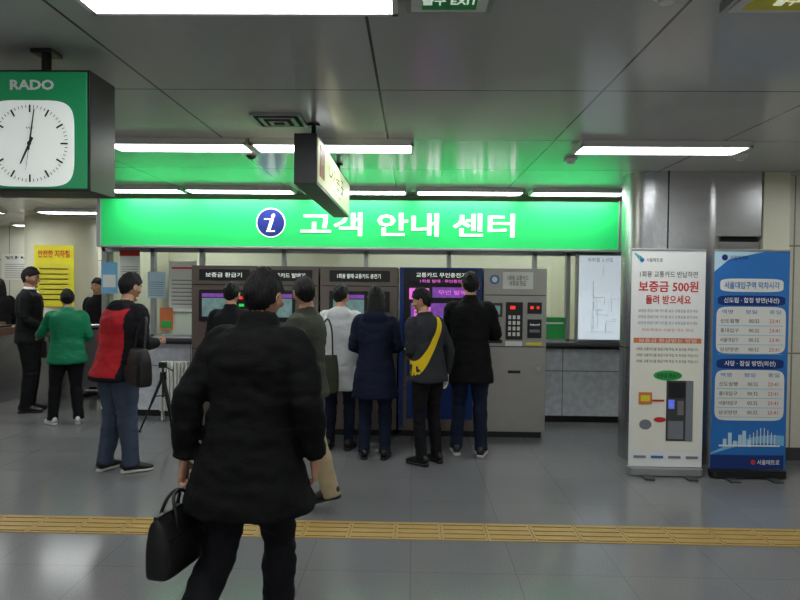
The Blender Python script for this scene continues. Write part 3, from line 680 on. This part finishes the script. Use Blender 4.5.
# ------------------------------------------------------------------ roll-up banners
def rollup(cx, y, rz, art, wpx=72):
    k = .00875; W = wpx*k; Hh = 214*k; z0 = .075
    m = MB(); m.box(-W/2, W/2, -.006, 0, z0, z0+Hh, WHITE if art == 1 else BLUE)
    m.prism(rrect(-W/2-.005, W/2+.005, -.06, .06, .05, 6), .012, .07, ALU if art == 1 else BLACK)
    m.box(-.22, -.14, -.17, .17, 0, .014, DGREY); m.box(.14, .22, -.17, .17, 0, .014, DGREY)
    m.box(-W/2, W/2, -.012, .008, z0+Hh, z0+Hh+.02, ALU); m.cyl((0, .03, .06), (0, .03, z0+Hh), .01, .01, ALU, 12)
    ob = m.obj('roll_up_banner', (cx, y, 0), rz, bevel=.003)
    t = MB()
    def q(x0, x1, y0, y1, mt, d=1): t.quad((-W/2+x0*k, -.006-.0012*d, z0+Hh-y1*k), UX, UZ, (x1-x0)*k, (y1-y0)*k, mt)
    def tx(s, x, yy, w, h, mt, bold=.0, d=2): t.text(s, 1, (-W/2+x*k, -.006-.0012*d, z0+Hh-yy*k), UX, UZ, mt, bold, fit=(w*k, h*k))
    def dsc(x, yy, r, mt, rx=None, p=2., d=2): t.disc((-W/2+x*k, -.006-.0012*d, z0+Hh-yy*k), UX, UZ, r*k, mt, 40, (rx or r)*k, p)
    if art == 1:
        tx('서울메트로', 22, 9, 16, 4, BLKP); dsc(10, 9, 2, BLUE)
        for i in range(7):
            x_ = 2+i*1.1; y_ = 2+i*.6; q(x_, x_+1.4, y_, y_+1.2+i*.8, GREENP if i % 2 else LBLUE)
        tx('1회용 교통카드 반납하면', 36, 23, 56, 6, BLKP, .0)
        tx('보증금 500원', 36, 35, 58, 11, RED, .02)
        tx('돌려 받으세요', 36, 48, 44, 9, RED, .02)
        for i in range(3): tx('보증금 환급기에 카드를 넣고 보증금을 받으세요', 36, 59+i*6, 58, 3, GRYP)
        tx('하차역에서 사용한 카드 반납', 36, 78, 50, 3, ORANGE)
        q(3, 69, 86, 91, ORANGE); tx('보증금 환급받는 방법', 36, 88.5, 56, 3.6, WHITE, 0, 3)
        q(3, 69, 91, 198, CREAMP)
        for i in range(3): tx('1회용 교통카드를 환급기에 투입 후 동전을 꺼냅니다', 36, 97+i*6, 60, 3, BLKP)
        dsc(37, 123, 5, GREENP, 14); tx('보증금 환급기', 37, 123, 22, 5, BLKP, .01, 4)
        q(36, 62, 128, 188, DGREY, 3); q(38, 54, 130, 145, BLACK, 4); q(38, 44, 147, 156, SCREEN, 4); q(47, 53, 148, 162, STEELD, 4); q(38, 53, 168, 186, GRYP, 4)
        q(55, 62, 128, 188, GRYP, 5)
        q(9, 22, 140, 152, ORANGE, 3); q(11, 20, 143, 149, YELL, 4)
        dsc(16, 172, 5, GRYP, 6, 2, 3); dsc(30, 167, 2.6, RED, 6, 2, 3)
        q(22, 34, 147, 149, RED, 5)
        for i in range(4): q(5+i*17, 17+i*17, 203, 205.5, [GRYP, BLUE, GRYP, GRYP][i], 3)
    else:
        t.add([V((-W/2, -.0072, z0+Hh)), V((-W/2, -.0072, z0+Hh-20*k)), V((-W/2+14*k, -.0072, z0+Hh-8*k)), V((-W/2+40*k, -.0072, z0+Hh-2*k)), V((-W/2+50*k, -.0072, z0+Hh))], [(0, 1, 2, 3, 4)], SKYB)
        dsc(10, 6, 3, NAVYE); tx('서울메트로', 24, 6, 18, 4, NAVYE, 0, 3)
        dsc(37, 33, 6.5, PAPER, 31, 5); tx('서울대입구역 막차시각', 37, 33, 54, 7, BLUE, .015, 3)
        dsc(37, 48, 5, MBLUE, 33, 5); tx('신도림 · 합정 방면(내선)', 37, 48, 54, 6, WHITE, .01, 3)
        dsc(37, 77, 23, PAPER, 34, 8)
        dsc(37, 110, 5, MBLUE, 33, 5); tx('사당 · 잠실 방면(외선)', 37, 110, 50, 6, WHITE, .01, 3)
        dsc(37, 141, 25, PAPER, 34, 8)
        for b0, nn in ((59, 4), (121, 4)):
            tx('역명      평일      휴일', 37, b0, 58, 4, BLUE, 0, 3)
            for i in range(nn):
                yy = b0+9+i*9.3; tx(['신도림행', '홍대입구', '서울대입구', '삼성방면'][i], 16, yy, 18, 4, BLKP, 0, 3); tx('00:32', 40, yy, 10, 3.6, BLKP, 0, 3); tx('23:41', 60, yy, 10, 3.6, RED, 0, 3); q(5, 69, yy+4.4, yy+4.9, LBLUE, 3)
        pts = [V((-W/2+xx*k, -.0075, z0+Hh-(198-18*math.sin(xx/74*1.9))*k)) for xx in range(0, 73, 6)]
        low = [V((p.x, p.y, p.z-9*k*(.2+i/len(pts)))) for i, p in enumerate(pts)]
        n_ = len(pts); t.add(pts+low, [(i, n_+i, n_+i+1, i+1) for i in range(n_-1)], LBLUE)
        for i, xx in enumerate((12, 17, 22, 27, 31, 36)):
            hh = [8, 14, 6, 12, 16, 7][i]; q(xx, xx+3.6, 192-hh, 192, SKYB, 2)
        for a in range(8):
            x0_ = 38+a*3.5; q(x0_, x0_+.8, 172+abs(a-3.5)*2.2, 190, WHITE, 3)
        q(8, 68, 190, 191.5, WHITE, 3)
        q(0, 72, 200, 214, MBLUE, 2); dsc(42, 207, 2.4, RED, None, 2, 4); tx('서울메트로', 57, 207, 22, 5, WHITE, .01, 4)
    t.obj('printed_artwork', parent=ob)
rollup(2.20, 5.58, math.radians(-1), 1)
rollup(2.895, 5.55, math.radians(1), 2, 74)

# ------------------------------------------------------------------ people
person('walking_man_with_briefcase', -.70, 2.74, -8, 1.71, CL_BLK, CL_BLK2, SHOEB, hem=.68, hemw=(.25, .20), bulk=1.17, collar=.04, lean=(.015, .05), slr=1.14,
       J=dict(elL=(-.27, -.05, 1.14), wrL=(-.285, -.05, .885), elR=(.275, -.02, 1.13), wrR=(.275, .06, .90),
              knL=(-.12, -.02, .50), anL=(-.16, -.32, .20), ftL=(6, 38), knR=(.09, .14, .50), anR=(.09, .12, .09), ftR=(-6, 0)),
       head=(-12, 8), hoff=(.005, .02, -.02), hands=('grip', 'relax'), voxel=.008, seed=3, fold=.011, legr=1.2)
person('walking_man_in_olive_jacket', -.80, 4.74, 74, 1.68, CL_OLIVE, CL_BEIGE, SHOEB, hem=.82, hemw=(.2, .165), bulk=1.08, collar=.01, lean=(0, .0),
       J=dict(knR=(.10, .12, .51), anR=(.10, .22, .09), knL=(-.10, -.15, .50), anL=(-.10, -.27, .13), ftL=(4, 16), hpL=(-.09, -.03, .92),
              elL=(-.24, -.08, 1.16), wrL=(-.23, .04, .93), elR=(.25, .04, 1.14), wrR=(.22, .2, .97)), seed=5, legr=1.16, head=(-45, 10))
person('person_at_refund_machine', -1.78, 6.22, -4, 1.64, CL_BLK2, CL_JEAND, SHOEB, seed=21, hem=.80, collar=.01, J=dict(elR=(.24, .08, 1.14), wrR=(.14, .30, 1.15)), hands=('relax', 'reach'), head=(0, 12))
person('person_in_white_jacket', -.72, 6.32, -6, 1.63, CL_WHITE, CL_JEAND, SHOEB, hem=.64, hemw=(.215, .165), bulk=1.08, hood=CL_WHITE, seed=6,
       J=dict(elR=(.23, .08, 1.14), wrR=(.14, .30, 1.12), elL=(-.24, -.02, 1.13), wrL=(-.2, .18, 1.0)), hands=('relax', 'reach'), head=(-14, 14))
person('woman_in_navy_coat', -.35, 5.99, -2, 1.62, CL_NAVY, CL_JEAND, SHOEB, hem=.62, hemw=(.225, .18), bulk=1.06, waist=.94, hood=CL_NAVY, hair='long', seed=8,
       J=dict(elL=(-.235, .0, 1.13), wrL=(-.15, .21, 1.06), elR=(.235, .0, 1.13), wrR=(.15, .21, 1.08), shL=(-.165, 0, 1.39), shR=(.165, 0, 1.39)), head=(6, 14), legr=1.1)
person('guide_man_with_yellow_sash', .145, 5.83, 42, 1.60, CL_CHAR, CL_BLK2, SHOEB, hem=.83, hemw=(.2, .16), bulk=1.06, collar=.01, lean=(-.01, .05), seed=11,
       J=dict(elR=(.265, -.04, 1.12), wrR=(.275, .02, .87), elL=(-.19, .06, 1.13), wrL=(-.04, .22, 1.10)), hands=('reach', 'relax'), handm=(CL_GLOVE, CL_GLOVE),
       sashes=[((-.19, .02, .97), (.10, .04, 1.46), .034, CL_YEL, .012)], head=(34, 14), hoff=(-.0, .02, 0))
person('man_in_black_coat', .55, 6.17, -6, 1.76, CL_BLK, CL_JEAND, SHOEB, hem=.70, hemw=(.215, .165), bulk=1.08, collar=.02, seed=13, sole=SOLE,
       J=dict(elL=(-.235, .06, 1.14), wrL=(-.14, .27, 1.15), elR=(.25, .04, 1.14), wrR=(.17, .27, 1.13), anL=(-.12, .0, .09), anR=(.12, -.06, .09)), head=(8, 10), hands=('reach', 'reach'), legr=1.1)
def redover(p, m):
    if m is CL_RED:
        if p.z > 1.44: return CL_BLK2
        if p.z < .86: return CL_BLK2
        if p.x > .185: return CL_BLK2
        if p.x < -.16 and 1.30 < p.z < 1.34: return CL_CHAR
    return None
person('man_in_red_jacket', -2.53, 5.42, -30, 1.71, CL_RED, CL_JEAN, SHOEB, hem=.82, hemw=(.21, .17), bulk=1.22, hood=CL_BLK2, seed=15, sole=SOLE, over=redover, sleeve=(CL_RED, CL_BLK2), lean=(.03, .07),
       J=dict(elL=(-.27, .05, 1.14), wrL=(-.18, .27, 1.10), elR=(.26, .06, 1.14), wrR=(.16, .28, 1.12), anL=(-.13, -.03, .09), anR=(.12, .05, .09), ftR=(-25, 0)),
       head=(0, 14), hands=('grip', 'grip'), legr=1.28)
person('person_in_green_jacket', -3.95, 7.22, 28, 1.54, CL_GREEN, CL_BLK2, SHOEW, hem=.80, hemw=(.21, .17), bulk=1.16, collar=.01, seed=17, sole=SOLE, lean=(0, .05),
       J=dict(elL=(-.30, .14, 1.18), wrL=(-.34, .36, 1.13), elR=(.25, .02, 1.13), wrR=(.18, .24, 1.08), anL=(-.17, .02, .09), anR=(.13, -.04, .09), knL=(-.14, .04, .5), ftL=(25, 0)), head=(5, 10), hands=('reach', 'relax'), legr=1.2)
person('man_in_black_suit', -4.80, 7.90, -70, 1.80, CL_SUIT, CL_SUIT, SHOEB, hem=.84, bulk=1.08, seed=19, shirt=WHITE,
       J=dict(elL=(-.23, -.02, 1.14), wrL=(-.06, .20, 1.0), elR=(.23, -.02, 1.14), wrR=(.07, .22, .97)), head=(-10, 8), thumbdir=((0, 0, 1), (0, 0, 1)), legr=1.2)
person('bystander_in_dark_coat', -4.50, 9.05, 170, 1.68, CL_BLK2, CL_BLK2, SHOEB, seed=23, collar=.01)
person('bystander_in_dark_coat', -6.62, 10.1, 60, 1.66, CL_BLK2, CL_BLK2, SHOEB, seed=25, hair='long')

# ------------------------------------------------------------------ bags
m = MB()
v, f = loft([((0, 0, 0), (.055, .165)), ((0, 0, .02), (.065, .18)), ((0, 0, .14), (.062, .185)), ((0, 0, .24), (.045, .178)), ((0, 0, .275), (.02, .170)), ((0, 0, .285), (.008, .165))], 40, 4, side=(1, 0, 0), power=5)
m.add(v, f, LEATH, None, True)
m.box(-.012, .012, -.168, .168, .275, .293, LEATH)
for sx in (-1, 1):
    m.tube([(sx*.045, -.07, .20), (sx*.04, -.068, .27), (sx*.015, -.05, .345), (sx*.008, 0, .365), (sx*.015, .05, .345), (sx*.04, .068, .27), (sx*.045, .07, .20)], [.009]*7, LEATH)
    m.box(sx*.058-.006, sx*.058+.006, -.14, .14, .06, .18, LEATH)
m.obj('briefcase', (-.98, 2.635, .445), math.radians(-12), bevel=.003, scale=.87)
m = MB()
v, f = loft([((0, 0, 0), (.12, .05)), ((0, 0, .03), (.14, .06)), ((0, 0, .2), (.14, .055)), ((0, 0, .34), (.125, .035)), ((0, 0, .36), (.12, .02))], 36, 4, side=(1, 0, 0), power=4)
m.add(v, f, BAGO, None, True)
for sy in (-.03, .03): m.tube([(-.08, sy, .3), (-.07, sy, .42), (-.03, sy, .6), (.03, sy+.02, .70), (.07, sy+.02, .6), (.08, sy, .42), (.08, sy, .3)], [.008]*7, BAGO)
m.obj('tote_bag', (-.84, 6.03, .60), math.radians(8))
m = MB()
v, f = loft([((0, 0, 0), (.1, .05)), ((0, 0, .03), (.13, .065)), ((0, 0, .2), (.13, .06)), ((0, 0, .29), (.11, .04)), ((0, 0, .31), (.1, .02))], 36, 4, side=(1, 0, 0), power=4)
m.add(v, f, LEATH, None, True); m.box(-.1, .1, -.075, -.055, .04, .17, LEATH); m.tube([(-.09, 0, .27), (-.06, .02, .45), (0, .06, .56), (.05, .03, .45), (.09, 0, .27)], [.009]*5, LEATH)
m.obj('shoulder_bag', (-2.24, 5.18, .78), math.radians(-40), bevel=.003)

# ------------------------------------------------------------------ world, camera
w = bpy.data.worlds.new('world'); scene.world = w; w.use_nodes = True
w.node_tree.nodes['Background'].inputs[0].default_value = (.93, .97, 1, 1); w.node_tree.nodes['Background'].inputs[1].default_value = .32
cam = bpy.data.cameras.new('camera'); co = bpy.data.objects.new('camera', cam); scene.collection.objects.link(co)
cam.sensor_width = 36; cam.lens = 28.8; cam.clip_start = .05
co.matrix_world = Matrix.Translation((0, 0, 1.63)) @ Matrix.Rotation(math.radians(1.2), 4, 'Z') @ Matrix.Rotation(math.radians(90-1.34), 4, 'X') @ Matrix.Rotation(math.radians(.6), 4, 'Z')
scene.camera = co
scene.view_settings.view_transform = 'Standard'
scene.view_settings.exposure = 0
